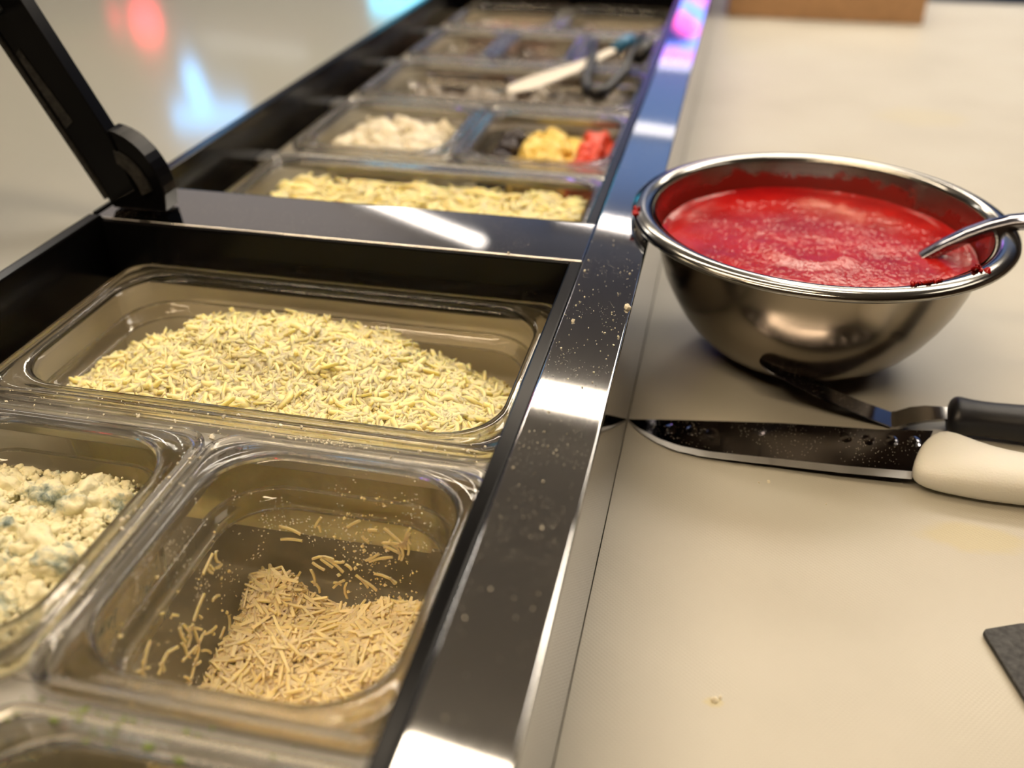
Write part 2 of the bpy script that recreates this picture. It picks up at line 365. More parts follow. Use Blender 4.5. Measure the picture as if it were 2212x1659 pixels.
# ---------------------------------------------------------------- prep table
XL, XR, RW = -361.0, 0.0, 39.6
TB = (-160, 300, FZ)
table = thing('prep_table', 'stainless steel pizza prep table with a raised ingredient rail', 'table', TB)
box('rail', XR, RW, -640, 1700, -112, 0, 'rail', table, bev=1.6)
box('crossbar', XL+2, XR, 0, 66, -30, -.05, 'rail', table, bev=1.2)
box('crossbar', XL+2, XR, -625, -562, -30, -.05, 'rail', table, bev=1.2)
box('cabinet', XL-4, 720, -640, 1700, FZ+90, -225, 'cabinet', table, bev=4)
box('plinth', XL+40, 680, -600, 1660, FZ, FZ+90, 'blackm', table)
box('board_shelf', RW, 720, -640, 1700, -225, -123.5, 'cabinet', table, bev=2)
def frame(y0, y1):
    """black plastic collar lining one opening, with the steel liner under it"""
    V = []; F = []
    def q(x0, x1, ya, yb, z0, z1):
        k = len(V); V.extend([(x, y, z) for z in (z0, z1) for y in (ya, yb) for x in (x0, x1)])
        F.extend([tuple(k+i for i in f) for f in ((0,2,3,1), (4,5,7,6), (0,1,5,4), (2,6,7,3), (0,4,6,2), (1,3,7,5))])
    q(-8.2, 0, y0, y1, -47, -.8); q(XL, XL+9, y0, y1, -47, 2.2); q(XL-3.5, XL, y0-60, y1+3, -225, 1.0)
    q(XL+9, -8.2, y1-3.2, y1, -47, -1.0); q(XL+9, -8.2, y0, y0+3.2, -47, -1.0)
    o = mesh_obj('collar', V, F, 'black', table, TB, smooth=False)
    m = o.modifiers.new('b', 'BEVEL'); m.width = .0012; m.segments = 2; m.limit_method = 'ANGLE'
    V, F = [], []
    q(-6, 0, y0, y1, -222, -47.5); q(XL, XL+7, y0, y1, -222, -47.5); q(XL, 0, y1-3, y1+.5, -222, -47.5); q(XL, 0, y0, y0+3, -222, -47.5)
    q(XL, 0, y0, y1, -224, -218)
    mesh_obj('liner', V, F, 'liner', table, TB, smooth=False)
frame(-562, 0); frame(66, 1010)
box('end_plate', XL+2, XR, 1010, 1700, -30, -.05, 'rail', table, bev=1.2)

board = box('cutting_board', RW+.15, 712, -640, 1570, B-20, B, 'board', bev=.4)
tag(board, 'long cream polymer cutting board with yellow stains and woven texture', 'cutting board')
cw = thing('counter', 'pale glossy counter beyond the black rail edge', 'counter', (-900, 400, FZ))
box('countertop', -1650, XL-4.5, -700, 3000, -45, -10, 'counter', cw, bev=2)
box('base', -1600, -420, -680, 2950, FZ, -45, 'blackm', cw)

# ---------------------------------------------------------------- lid with hinge arms
def AX(s, t):   # s along the arm, t across it (to the right), in the x-z plane
    d = np.array((-60.5, 122.0)); d /= np.hypot(*d); n = np.array((d[1], -d[0]))
    p = np.array((-352.0, 6.0))+d*s+n*t; return (float(p[0]), float(p[1]))
lid = prism('lid', [AX(140, 2), AX(140, 16), AX(420, 16), AX(420, 2)], -590, 13.5, 'cabinet', table, .8); lid['label'] = 'opened steel lid tipped back on black arms'
for ya in (14, -606):
    prism('arm', [AX(0, 1), AX(0, 24), AX(40, 31), AX(330, 33), AX(330, 1)], ya, ya+13, 'black', lid, .8)
    prism('arm_rib', [AX(4, -2.6), AX(4, 1), AX(330, 1), AX(330, -2.6)], ya-2, ya+11, 'dark', lid, .4)
    prism('arm_slot', [AX(58, 4), AX(60, 12), AX(116, 8), AX(114, 3.5)], ya-1.0, ya+.5, 'dark', lid)
    arc = [(-350+42*math.cos(math.radians(a)), 8+52*math.sin(math.radians(a))) for a in range(84, 2, -7)]
    prism('hinge_cover', arc+[(-310, 1.2), (-352, 1.2), (-356, 8)], ya+2, ya+20, 'black', lid, .8)
    arc2 = [(-352+36*math.cos(math.radians(a)), 6+42*math.sin(math.radians(a))) for a in range(72, 10, -7)]
    arc3 = [(-352+28*math.cos(math.radians(a)), 4+36*math.sin(math.radians(a))) for a in range(16, 70, 7)]
    prism('hinge_plate', arc2+arc3, ya-.5, ya+2.5, 'dark', lid)

# ---------------------------------------------------------------- food pans
def make_pan(x0, x1, y0, y1, label, depth=100, zt=-29, dust=False, group='clear food pans in the rail', ri=36, steel=False):
    bx = ((x0+x1)/2, (y0+y1)/2, zt-depth)
    t = thing('food_pan', label, 'food pan', bx, group)
    def lp(i, z, r): return rrect(x0+i, x1-i, y0+i, y1-i, r, zt+z, 9)
    ro = 17
    prof = [(0, -7.5, ro), (0, -1.4, ro), (.5, -.4, ro), (1.4, 0, ro), (3.0, 0, ro+1), (3.8, -.9, ro+2), (7.2, -1.0, ro+8), (8.0, -.3, ro+10),
            (9.8, .1, ri-3), (11.6, 0, ri), (12.6, -.7, ri), (12.9, -2.2, ri), (12.9, -3.6, ri), (10, -3.9, ri-2), (4.2, -3.4, ro+2), (2.4, -4.6, ro), (2.2, -7.5, ro)]
    V, F = loops_mesh([lp(*p) for p in prof], ring=True)
    rm = fixn(mesh_obj('rim', V, F, 'steel' if steel else 'rim', t, bx))
    inn = [(12.9, -3.7, ri), (13.6, -12, ri), (14.2, -21, ri-1), (15.6, -24.2, ri-2), (18.2, -26.4, ri-3), (19.4, -29, ri-4), (24, -depth+12, ri-8), (26, -depth+5.5, ri-10), (31, -depth+2.5, ri-13), (45, -depth+2.2, 12)]
    out = [(i-2.2, z-(.0 if z > -20 else 2.2), r+1) for i, z, r in inn]
    V, F = loops_mesh([lp(i, z, r) for i, z, r in inn]+[lp(i, z, r) for i, z, r in reversed(out)], ring=False)
    n = 40; m = len(inn)
    F.append(tuple(range((m-1)*n, m*n)))                                  # inner floor
    F = [f for f in F if not (min(f) >= (m-1)*n and max(f) < (m+1)*n and len(f) == 4)]
    F.append(tuple(range(m*n+n-1, m*n-1, -1)))                            # outer floor
    F += [((2*m-1)*n+j, (2*m-1)*n+(j+1) % n, (j+1) % n, j) for j in range(n)]
    mesh_obj('body', V, F, 'steel' if steel else ('cleard' if dust else 'clear'), t, bx)
    led = [(13.2, -20.5, ri-1), (14.1, -22.6, ri-1.5), (17.4, -25.4, ri-3), (19.2, -27.6, ri-4), (20.1, -31, ri-4.5), (17.6, -30.6, ri-2.5), (16.2, -27.6, ri-2), (12.6, -24.0, ri)]
    V, F = loops_mesh([lp(*p) for p in led], ring=True)
    fixn(mesh_obj('stacking_ledge', V, F, 'steel' if steel else 'ledge', t, bx))
    return t
PX0, PX1, PXM = -328.5, -8.8, -168.6
P1 = (PX0, PX1, -184, -7.5)
P2 = (PXM+.6, PX1, -371, -195); P3 = (PX0, PXM-.6, -371, -195)
P4 = (PXM+.6, PX1, -556, -378.5)
make_pan(*P1, 'wide clear food pan holding shredded mozzarella, nearest the crossbar', depth=100)
pp = make_pan(*P2, 'clear food pan with a little shredded parmesan in its corner', depth=103, dust=True)
make_pan(*P3, 'clear food pan filled with crumbled blue cheese', depth=100)
make_pan(*P4, 'clear food pan of green herb sauce at the bottom edge', depth=100)
# mould mark on the flange of the parmesan pan
cu = bpy.data.curves.new('mark', 'FONT'); cu.body = '1/6'; cu.size = .0072; cu.extrude = .00012; cu.bevel_depth = .00012; cu.bevel_resolution = 1
mk = bpy.data.objects.new('size_mark', cu); C.objects.link(mk); mk.parent = pp
cu.materials.append(M['rim'])
bz = pp['_base']; mk.location = ((-145.0-bz[0])/1000, (-202.8-bz[1])/1000, (-29.1-bz[2])/1000+.0001); mk.rotation_euler = (0, 0, math.radians(214))
bpy.context.view_layer.update(); me = bpy.data.meshes.new_from_object(mk.evaluated_get(bpy.context.evaluated_depsgraph_get()))
m3 = bpy.data.objects.new('moulded_mark', me); C.objects.link(m3); m3.parent = pp; m3.location = mk.location; m3.rotation_euler = mk.rotation_euler; bpy.data.objects.remove(mk)

def bar(x0, x1, y0, y1, label):
    o = box('divider_bar', x0, x1, y0, y1, -44, -37.5, 'bar', bev=1); tag(o, label, 'divider bar', 'steel divider bars'); return o
bar(XL+7.2, -6.2, -202, -177, 'steel divider bar between the mozzarella pan and the pans in front of it')
bar(XL+7.2, -6.2, -385, -364, 'steel divider bar in front of the parmesan pan')
bar(PXM-9, PXM+9, -363.6, -202.4, 'short steel bar between the blue cheese and parmesan pans')
rows = [(74, 248), (266, 440), (452, 626), (638, 812), (824, 998)]
FAR = []
def fp(k, cols, labels, **kw):
    y0, y1 = rows[k]; wd = (PX1-PX0)/cols; r = []
    for i in range(cols):
        b4 = (PX0+wd*i+(.6 if i else 0), PX0+wd*(i+1), y0, y1); make_pan(*b4, labels[i], ri=32 if cols < 3 else 22, **kw); r.append(b4)
    return r
RA = fp(0, 1, ['wide clear food pan of pale cheese just past the crossbar'])
RB = fp(1, 2, ['clear food pan of sliced onion, left in the second far row', 'clear food pan of yellow and red pepper, right in the second far row'])
RC = fp(2, 1, ['wide clear food pan with a white scoop resting in it'])
RD = fp(3, 3, ['leftmost of the three narrow far pans', 'middle of the three narrow far pans', 'rightmost of the three narrow far pans'])
RE = fp(4, 2, ['left pan of the farthest row, at the top of the picture', 'right pan of the farthest row, at the top of the picture'])
for k, yb in enumerate((257, 446, 632, 818)):
    bar(XL+7.2, -6.2, yb-13, yb+13, ['steel divider bar behind the pale cheese pan', 'steel divider bar behind the onion and pepper pans', 'steel divider bar in front of the three narrow pans', 'steel divider bar behind the three narrow pans'][k])

# ---------------------------------------------------------------- shredded food
def inner_rect(P, d=100, z=-60):
    i = 19.4+(24-19.4)*max(0, min(1, (-29-29-z)/(d-41))) if z < -58 else 14
    return P[0]+i, P[1]-i, P[2]+i, P[3]-i
def shreds(rng, pts, nrm, lens, wid, thk, curl, tilt, seg=5, align=None):
    """curved strips; returns V, F"""
    n = len(pts); ang = rng.uniform(0, 2*PI, n) if align is None else align
    V = np.zeros((n, seg+1, 4, 3)); s = np.linspace(-.5, .5, seg+1)
    for i in range(n):
        nz = nrm[i]/np.linalg.norm(nrm[i]); a = np.array([math.cos(ang[i]), math.sin(ang[i]), rng.normal(0, tilt)])
        a -= nz*(a@nz)*(.8); a /= np.linalg.norm(a); b = np.cross(nz, a); b /= np.linalg.norm(b); c = np.cross(a, b)
        k = rng.normal(0, curl); k2 = rng.normal(0, curl*.5); k3 = rng.normal(0, curl*.5)
        Ln = lens[i]; roll = rng.uniform(0, PI); w = wid*rng.uniform(.7, 1.3); h = thk*rng.uniform(.7, 1.3)
        for j, t in enumerate(s):
            p = pts[i]+a*Ln*t+b*(k*Ln*(t*t-.08)*2+k3*Ln*t**3*6)+c*(k2*Ln*(t*t-.08)*2)
            tp = 1-.3*abs(2*t)**3; cr, sr = math.cos(roll), math.sin(roll)
            u = (b*cr+c*sr)*w*.5*tp; v = (-b*sr+c*cr)*h*.5*tp
            V[i, j] = (p+u+v, p-u+v, p-u-v, p+u-v)
    F = []
    m = (seg+1)*4
    base_f = [(j*4+q, j*4+(q+1) % 4, (j+1)*4+(q+1) % 4, (j+1)*4+q) for j in range(seg) for q in range(4)]+[(3, 2, 1, 0), (seg*4, seg*4+1, seg*4+2, seg*4+3)]
    for i in range(n): F.extend([tuple(i*m+x for x in f) for f in base_f])
    return V.reshape(-1, 3), F
def heap_base(fn, rect, z0, nx=36, ny=24, rc=24):
    x0, x1, y0, y1 = rect; V = []; F = []
    for j in range(ny+1):
        for i in range(nx+1):
            x = x0+(x1-x0)*i/nx; y = y0+(y1-y0)*j/ny; V.append((x, y, max(fn(x, y), z0)))
    for j in range(ny):
        for i in range(nx): a = j*(nx+1)+i; F.append((a, a+1, a+nx+2, a+nx+1))
    return V, F
def inside(x, y, rect, rc):
    x0, x1, y0, y1 = rect
    if not (x0 < x < x1 and y0 < y < y1): return False
    dx = max(x0+rc-x, x-(x1-rc), 0); dy = max(y0+rc-y, y-(y1-rc), 0)
    return dx*dx+dy*dy < rc*rc
def grad(fn, x, y):
    return np.array([-(fn(x+2, y)-fn(x-2, y))/4, -(fn(x, y+2)-fn(x, y-2))/4, 1.0])
def skirt(V, F, k0, zf, cx, cy, shrink=.965):
    """side walls of the food below its top surface, F[k0:] being the core faces"""
    from collections import Counter
    E_ = Counter()
    for f in F[k0:]:
        for a, b_ in zip(f, f[1:]+f[:1]): E_[frozenset((a, b_))] += 1
    m = {}
    def low(a):
        if a not in m:
            x, y, z = V[a]; m[a] = len(V); V.append((cx+(x-cx)*shrink, cy+(y-cy)*shrink, min(zf, z-.1)))
        return m[a]
    for f in list(F[k0:]):
        for a, b_ in zip(f, f[1:]+f[:1]):
            if E_[frozenset((a, b_))] == 1: la, lb = low(a), low(b_); F.append((b_, a, la, lb))
def pile(name, label, cat, fn, rect, count, lens, wid, thk, mat, seed, curl=.25, tilt=.25, zmin=-200, depth=7, rc=26, extra=None, base_drop=3.0, basezmin=None, seg=5, lip=2):
    rng = np.random.default_rng(seed); P = []; Nn = []
    r2 = (rect[0]+lip, rect[1]-lip, rect[2]+lip, rect[3]-lip)
    while len(P) < count:
        x = rng.uniform(r2[0], r2[1]); y = rng.uniform(r2[2], r2[3])
        if not inside(x, y, r2, rc): continue
        z = fn(x, y)
        if z < zmin: continue
        P.append((x, y, z-abs(rng.normal(0, depth))+rng.uniform(0, 2.5))); Nn.append(grad(fn, x, y))
    P = np.array(P); ln = rng.uniform(lens[0], lens[1], count)
    V, F = shreds(rng, P, Nn, ln, wid, thk, curl, tilt, seg)
    V[:, 0] = np.clip(V[:, 0], rect[0], rect[1]); V[:, 1] = np.clip(V[:, 1], rect[2], rect[3])
    zf = basezmin if basezmin is not None else zmin
    V[:, 2] = np.maximum(V[:, 2], zf+.4)
    V = V.tolist()
    # solid core of the heap
    k0 = len(F)
    x0, x1, y0, y1 = r2; nx, ny = 40, 28; idx = {}
    for j in range(ny+1):
        for i in range(nx+1):
            x = x0+(x1-x0)*i/nx; y = y0+(y1-y0)*j/ny
            if inside(x, y, (x0-.1, x1+.1, y0-.1, y1+.1), rc):
                z = fn(x, y)-base_drop
                idx[i, j] = len(V); V.append((x, y, max(z, zf+.1)))
    for j in range(ny):
        for i in range(nx):
            q = [(i, j), (i+1, j), (i+1, j+1), (i, j+1)]
            if all(k in idx for k in q) and max(V[idx[k]][2] for k in q) > zf+.2: F.append(tuple(idx[k] for k in q))
    skirt(V, F, k0, zf+.3, (x0+x1)/2, (y0+y1)/2)
    if extra: 
        Ve, Fe = extra; k = len(V); V.extend(Ve); F.extend([tuple(k+i for i in f) for f in Fe])
    o = mesh_obj(name, V, F, mat)
    if mat != 'moz': autosmooth(o, 50)
    tag(o, label, cat, kind='stuff'); return o
def sm(a, b, x):
    t = max(0, min(1, (x-a)/(b-a))); return t*t*(3-2*t)
def nz(x, y, s, seed=0): return noise.noise(Vector((x/s, y/s, seed*3.7)))
def moz_h(x, y):
    u = (x+168)/160; v = (y+95.5)/85         # -1..1
    h = -47 - 3*max(0, v)-22*sm(.1, 1.0, v)*(.35+.65*sm(.05, .9, abs(u+.15)))
    h -= 16*sm(.45, 1.0, -u)*(1+.5*sm(-.6, .6, v)); h -= 24*sm(.25, 1.0, u)*sm(-.9, .7, v)
    h += 15*math.exp(-((u+.08)/.42)**2-((v-.18)/.55)**2)
    return h+4.5*nz(x, y, 22, 1)+2.2*nz(x, y, 9, 2)
rect1 = (P1[0]+19.5, P1[1]-19.5, P1[2]+17.5, P1[3]-19.5)
pile('shredded_mozzarella', 'heap of pale yellow shredded mozzarella in the wide near pan', 'cheese', moz_h, rect1, 6500, (8, 22), 3.5, 2.9, 'moz', 3, curl=.6, tilt=.40, zmin=-110, depth=2.4, rc=28, basezmin=-126, seg=5)

rect2 = (P2[0]+24.5, P2[1]-24.5, P2[2]+24.5, P2[3]-24.5)
FL2 = -29-103+2.6
def parm_h(x, y):
    u = (x-rect2[0])/(rect2[1]-rect2[0]); v = (y-rect2[2])/(rect2[3]-rect2[2])     # 0..1
    h = FL2+14+13*sm(.25, .95, u)*sm(.1, .5, 1-v*.6)+7*sm(.4, 0, v)
    h += 17*math.exp(-((u-.10)/.20)**2-((v-.92)/.20)**2)
    h -= 7*math.exp(-((u-.45)/.2)**2-((v-.95)/.2)**2)
    h += 6*math.exp(-((u-.35)/.2)**2-((v-.62)/.16)**2)-5*math.exp(-((u-.32)/.16)**2-((v-.40)/.12)**2)
    return h+4*nz(x, y, 14, 5)
pile('shredded_parmesan', 'small heap of shredded parmesan slumped in the corner of its pan', 'cheese', parm_h, rect2, 3000, (9, 24), 1.8, 1.5, 'parm', 7, curl=.05, tilt=.45, zmin=FL2+1, depth=2.5, rc=16, seg=2, lip=1, base_drop=4.0)
# shreds and crumbs stuck to the walls of the parmesan pan
def wall_bits():
    rng = np.random.default_rng(21); V = []; F = []
    def add(Vn, Fn):
        k = len(V); V.extend(np.asarray(Vn).tolist()); F.extend([tuple(k+i for i in f) for f in Fn])
    # far wall (y fixed) and left wall (x fixed) of the pan body
    def wally(z): i = 14.2 if z > -54 else 19.6+(z+58)*-.065; return P2[3]-i-.9
    def wallx(z): i = 14.2 if z > -54 else 19.6+(z+58)*-.065; return P2[0]+i+.9
    for k in range(330):   # crumbs
        r = rng.choice([.35, .5, .8, 1.3], p=[.4, .3, .2, .1]); far = rng.random() < .68
        z = -rng.uniform(62, 112) if rng.random() < .8 else -rng.uniform(46, 60)
        if far: c = (rng.uniform(P2[0]+40, P2[1]-42)*.5-rng.uniform(45, 75)*.5, wally(z), z)
        else: c = (wallx(z), rng.uniform(P2[2]+35, P2[3]-45), z)
        oct_ = [(1,0,0),(-1,0,0),(0,1,0),(0,-1,0),(0,0,1),(0,0,-1)]
        Vn = [tuple(c[i]+a[i]*r*rng.uniform(.6, 1.4) for i in range(3)) for a in oct_]
        add(Vn, [(0,2,4),(2,1,4),(1,3,4),(3,0,4),(2,0,5),(1,2,5),(3,1,5),(0,3,5)])
    for k in range(70):    # short shreds
        far = k % 2 == 0; z = -rng.uniform(62, 110); ln = rng.uniform(4, 15)
        if far:
            x = rng.uniform(P2[0]+42, P2[1]-45); y = wally(z)-.3; p = np.array([[x, y, z]]); n = [np.array([0, -1.0, .06])]
        else:
            y = rng.uniform(P2[2]+36, P2[3]-50); x = wallx(z)+.3; p = np.array([[x, y, z]]); n = [np.array([1.0, 0, .06])]
        nn = n[0]/np.linalg.norm(n[0]); tdir = rng.normal(size=3); tdir -= nn*(tdir@nn); tdir /= np.linalg.norm(tdir)
        b = np.cross(nn, tdir); q = []
        c = rng.normal(0, .18)
        for j in range(4):
            t = j/3-.5; pc = p[0]+tdir*ln*t+b*c*ln*(t*t-.08)*2
            u = b*.65; v = nn*.5; q += [pc+u+v, pc-u+v, pc-u-v, pc+u-v]
        add(q, [(j*4+a, j*4+(a+1) % 4, (j+1)*4+(a+1) % 4, (j+1)*4+a) for j in range(3) for a in range(4)]+[(3,2,1,0),(12,13,14,15)])
    o = mesh_obj('cheese_bits', V, F, 'parm', smooth=False); tag(o, 'loose parmesan bits stuck to the walls of the parmesan pan', 'cheese', kind='stuff')
wall_bits()

# blue cheese crumbles
def ico(sub):
    bm = bmesh.new(); bmesh.ops.create_icosphere(bm, subdivisions=sub, radius=1); V = np.array([v.co[:] for v in bm.verts]); F = [tuple(v.index for v in f.verts) for f in bm.faces]; bm.free(); return V, F
ICO = {1: ico(1), 2: ico(2), 3: ico(3), 4: ico(4)}
def lump(rng, c, r, sub, rough=.35, flat=.75):
    V, F = ICO[sub]; off = Vector(rng.uniform(0, 100, 3)); out = np.empty_like(V)
    sc3 = np.array([rng.uniform(.75, 1.3), rng.uniform(.75, 1.3), flat*rng.uniform(.8, 1.2)])
    q = rng.normal(size=3); q /= np.linalg.norm(q); an = rng.uniform(0, PI); K = np.array([[0, -q[2], q[1]], [q[2], 0, -q[0]], [-q[1], q[0], 0]])
    Rm = np.eye(3)+math.sin(an)*K+(1-math.cos(an))*K@K
    for i, v in enumerate(V):
        vv = Vector(v); d = 1+rough*noise.noise(vv*1.6+off)*1.6+rough*.5*noise.noise(vv*4.5+off)+(rough*.3*noise.noise(vv*10+off) if sub > 2 else 0)
        out[i] = v*d
    return (out*sc3)@Rm.T*r+np.array(c), F
def lumps(name, label, cat, fn, rect, spec, mat, seed, rc=24, rough=.35, zfl=-124, kind='stuff'):
    rng = np.random.default_rng(seed); V = []; F = []; k = 0
    for cnt, r0, r1, sub, lift in spec:
        c = 0
        while c < cnt:
            r = rng.uniform(r0, r1); x = rng.uniform(rect[0]+r, rect[1]-r); y = rng.uniform(rect[2]+r, rect[3]-r)
            if not inside(x, y, (rect[0]+r*.7, rect[1]-r*.7, rect[2]+r*.7, rect[3]-r*.7), rc): continue
            Vn, Fn = lump(rng, (x, y, fn(x, y)+lift*r), r, sub, rough)
            V.append(Vn); F.extend([tuple(k+i for i in f) for f in Fn]); k += len(Vn); c += 1
    Vb, Fb = [], []
    nx, ny = 20, 20; idx = {}; x0, x1, y0, y1 = rect
    for j in range(ny+1):
        for i in range(nx+1):
            x = x0+(x1-x0)*i/nx; y = y0+(y1-y0)*j/ny
            if inside(x, y, (x0-.1, x1+.1, y0-.1, y1+.1), rc): idx[i, j] = k+len(Vb); Vb.append((x, y, fn(x, y)-2))
    for j in range(ny):
        for i in range(nx):
            q = [(i, j), (i+1, j), (i+1, j+1), (i, j+1)]
            if all(a in idx for a in q): Fb.append(tuple(idx[a] for a in q))
    V.append(np.array(Vb)); k0 = len(F); F += Fb; V = [tuple(v) for v in np.vstack(V)]; skirt(V, F, k0, zfl, (x0+x1)/2, (y0+y1)/2); V = np.array(V)
    V[:, 0] = np.clip(V[:, 0], rect[0]-2, rect[1]+2); V[:, 1] = np.clip(V[:, 1], rect[2]-2, rect[3]+2)
    o = mesh_obj(name, V, F, mat); tag(o, label, cat, kind=kind); return o
rect3 = (P3[0]+17, P3[1]-17.5, P3[2]+17, P3[3]-18)
def blue_h(x, y):
    v = (y-rect3[2])/(rect3[3]-rect3[2]); return -54-6*sm(.5, 1, v)+4*nz(x, y, 30, 9)
lumps('crumbled_blue_cheese', 'crumbled blue cheese with grey-green veins heaped in the left pan', 'cheese', blue_h, rect3,
      [(34, 7, 12, 4, .25), (240, 2.8, 6, 3, .3), (1900, 1.0, 2.4, 2, 1.3), (1200, .5, 1.0, 1, 4)], 'blue', 11, rough=.30)
rect4 = (P4[0]+18, P4[1]-18, P4[2]+18, P4[3]-18)
M['herb'] = simple('herb_sauce', (.10, .10, .018), .3, bump=.5, bscale=150, var=.5)
lumps('green_herb_sauce', 'dark green herb sauce in the pan at the bottom edge', 'sauce', lambda x, y: -62+2*nz(x, y, 15, 3), rect4, [(120, 2, 5, 2, .1), (300, 1, 2, 1, .5)], 'herb', 12)
# green specks spilled on its rim
rng = np.random.default_rng(5); V = []; F = []; k = 0
for i in range(46):
    x = rng.choice([rng.uniform(-160, -100), rng.uniform(-160, -20)]); y = rng.uniform(-392, -376); z = -28.4
    if i < 3: x, y = [(-138, -386), (-97, -389), (-83, -392)][i]
    Vn, Fn = lump(rng, (x, y, z), rng.uniform(.5, 1.2) if i > 2 else 2.0, 2, .4, .6); V.append(Vn); F += [tuple(k+a for a in f) for f in Fn]; k += len(Vn)
tag(mesh_obj('herb_specks', np.vstack(V), F, 'greenl'), 'green herb specks spilled on the rim at the bottom edge', 'herbs', kind='stuff')

# ---------------------------------------------------------------- far food
def ri(Pn, i=20): return (Pn[0]+i, Pn[1]-i, Pn[2]+i, Pn[3]-i)
pile('pale_cheese', 'blurred pale cheese low in the wide pan past the crossbar', 'cheese', lambda x, y: -45+4*nz(x, y, 40, 3), ri(RA[0], 19), 700, (18, 34), 4, 2.5, 'moz', 31, zmin=-120, depth=2, rc=20, seg=3)
lumps('sliced_onion', 'blurred pale sliced onion and mushroom in the left far pan', 'onion', lambda x, y: -52+4*nz(x, y, 20, 3), ri(RB[0]), [(60, 8, 14, 2, .2), (120, 3, 6, 1, .6)], 'onion', 32, rc=18)
b = RB[1]; bw = b[1]-b[0]
lumps('yellow_pepper_pieces', 'blurred yellow pepper pieces in the middle of the right far pan', 'pepper', lambda x, y: -50, (b[0]+50, b[0]+108, b[2]+20, b[3]-20), [(50, 6, 11, 2, .2)], 'yellow', 33, rc=4)
lumps('red_pepper_pieces', 'blurred red pepper pieces at the right side of the far pan', 'pepper', lambda x, y: -50, (b[0]+107, b[1]-20, b[2]+20, b[3]-20), [(40, 6, 10, 2, .2)], 'red', 34, rc=4)
lumps('black_olives', 'blurred dark olives at the left side of the pepper pan', 'olives', lambda x, y: -52, (b[0]+20, b[0]+51, b[2]+20, b[3]-20), [(30, 5, 9, 2, .2)], 'olive', 35, rc=4)
lumps('grey_topping', 'blurred grey topping low in the pan with the scoop', 'topping', lambda x, y: -66+4*nz(x, y, 30, 4), ri(RC[0], 24), [(90, 8, 14, 2, .1)], 'greyt', 36, rc=16)
for i, mt in enumerate(('brownm', 'brownm', 'greyt')):
    lumps('sliced_topping', ['blurred brown topping in the leftmost narrow far pan', 'blurred brown topping in the middle narrow far pan', 'blurred greyish topping in the rightmost narrow far pan'][i], 'topping', lambda x, y: -68, ri(RD[i], 20), [(40, 6, 12, 2, .1)], mt, 40+i, rc=10)
for i, mt in enumerate(('ham', 'brownm')):
    lumps('sliced_topping', ['blurred reddish topping in the left pan of the farthest row', 'blurred brown topping in the right pan of the farthest row'][i], 'topping', lambda x, y: -66, ri(RE[i], 20), [(50, 8, 14, 2, .1)], mt, 45+i, rc=14)
# white scoop lying over the wide far pan
s = thing('serving_scoop', 'blurred white serving scoop lying across the wide far pan', 'scoop', (-110, 550, -27))
Ls = []
for i, (x, y, z, wd, th) in enumerate([(-158, 478, -26, 4, 2), (-150, 490, -25, 17, 3), (-135, 520, -24, 20, 3), (-112, 560, -23, 17, 4), (-90, 598, -21, 10, 5), (-72, 628, -17, 8, 5), (-60, 650, -14, 8, 5)]):
    dx, dy = .86, -.5
    Ls.append([(x+dx*wd, y+dy*wd, z+th), (x-dx*wd, y-dy*wd, z+th), (x-dx*wd, y-dy*wd, z), (x+dx*wd, y+dy*wd, z)])
V, F = loops_mesh(Ls, cap0=True, cap1=True); o = fixn(mesh_obj('scoop_blade', V, F, 'whitep', s, s['_base'])); mm = o.modifiers.new('s', 'SUBSURF'); mm.levels = 2; mm.render_levels = 2
V, F = tube_path([(-60, 650, -11), (-52, 664, -8), (-45, 676, -5)], 8); mesh_obj('grip', V, F, 'bluep', s, s['_base'])
t = thing('serving_tongs', 'blurred black-tipped tongs lying at the right end of the wide far pan', 'tongs', (-45, 560, -40))
for sx, pts in (('a', [(-88, 655, -8), (-82, 600, -14), (-80, 540, -24), (-72, 505, -28), (-60, 500, -30)]), ('b', [(-30, 668, -6), (-38, 620, -14), (-40, 580, -22), (-52, 530, -28), (-60, 504, -30)])):
    V, F = tube_path(pts, 6.0); mesh_obj('tong_arm', V, F, 'blackm', t, t['_base'])
V, F = tube_path([(-30, 668, -4), (-22, 640, -6), (-28, 610, -12)], 9); mesh_obj('tong_tip', V, F, 'blackm', t, t['_base'])
V, F = tube_path([(-72, 508, -26), (-64, 500, -26), (-52, 502, -26)], 8); mesh_obj('tong_tip', V, F, 'blackm', t, t['_base'])
# cardboard box far on the board
cb = thing('cardboard_box', 'blurred brown cardboard box at the far end of the cutting board', 'box', (235, 1440, B))
box('box_body', 62, 405, 1345, 1560, B+.2, B+60, 'card', cb, bev=2)
box('box_lid', 59, 408, 1342, 1563, B+60.2, B+72, 'card', cb, bev=2)

# ---------------------------------------------------------------- bowl of sauce
BX, BY, ZR = 154.4, 96.5, 10.0
def lathe(prof, cx, cy, n=96, close=False, cap0=False, cap1=False):
    return loops_mesh([[(cx+r*math.cos(2*PI*k/n), cy+r*math.sin(2*PI*k/n), z) for k in range(n)] for r, z in prof], ring=close, cap0=cap0, cap1=cap1)
bowl = thing('mixing_bowl', 'stainless steel mixing bowl full of red sauce on the cutting board', 'bowl', (BX, BY, B))
def rb(z):   # outer radius of the body
    t = (z-B)/(6.5-B); return -14+135.5*max(t, .0)**.225 if t > .02 else 0
outp = []
for t in (0.016, .022, .035, .06, .10, .16, .24, .34, .46, .58, .70, .82, .92, 1.0):
    outp.append((-16+137.0*t**.232-max(0, t-.6)*12, B+(6.5-B)*t+(.15 if t < .02 else 0)))
outp = [(0.5, B+.25), (32, B+.2), (outp[0][0], B+.9)]+outp[1:]
V, F = lathe(outp, BX, BY, cap0=True); o = fixn(mesh_obj('bowl_shell', V, F, 'bowl', bowl, bowl['_base']))
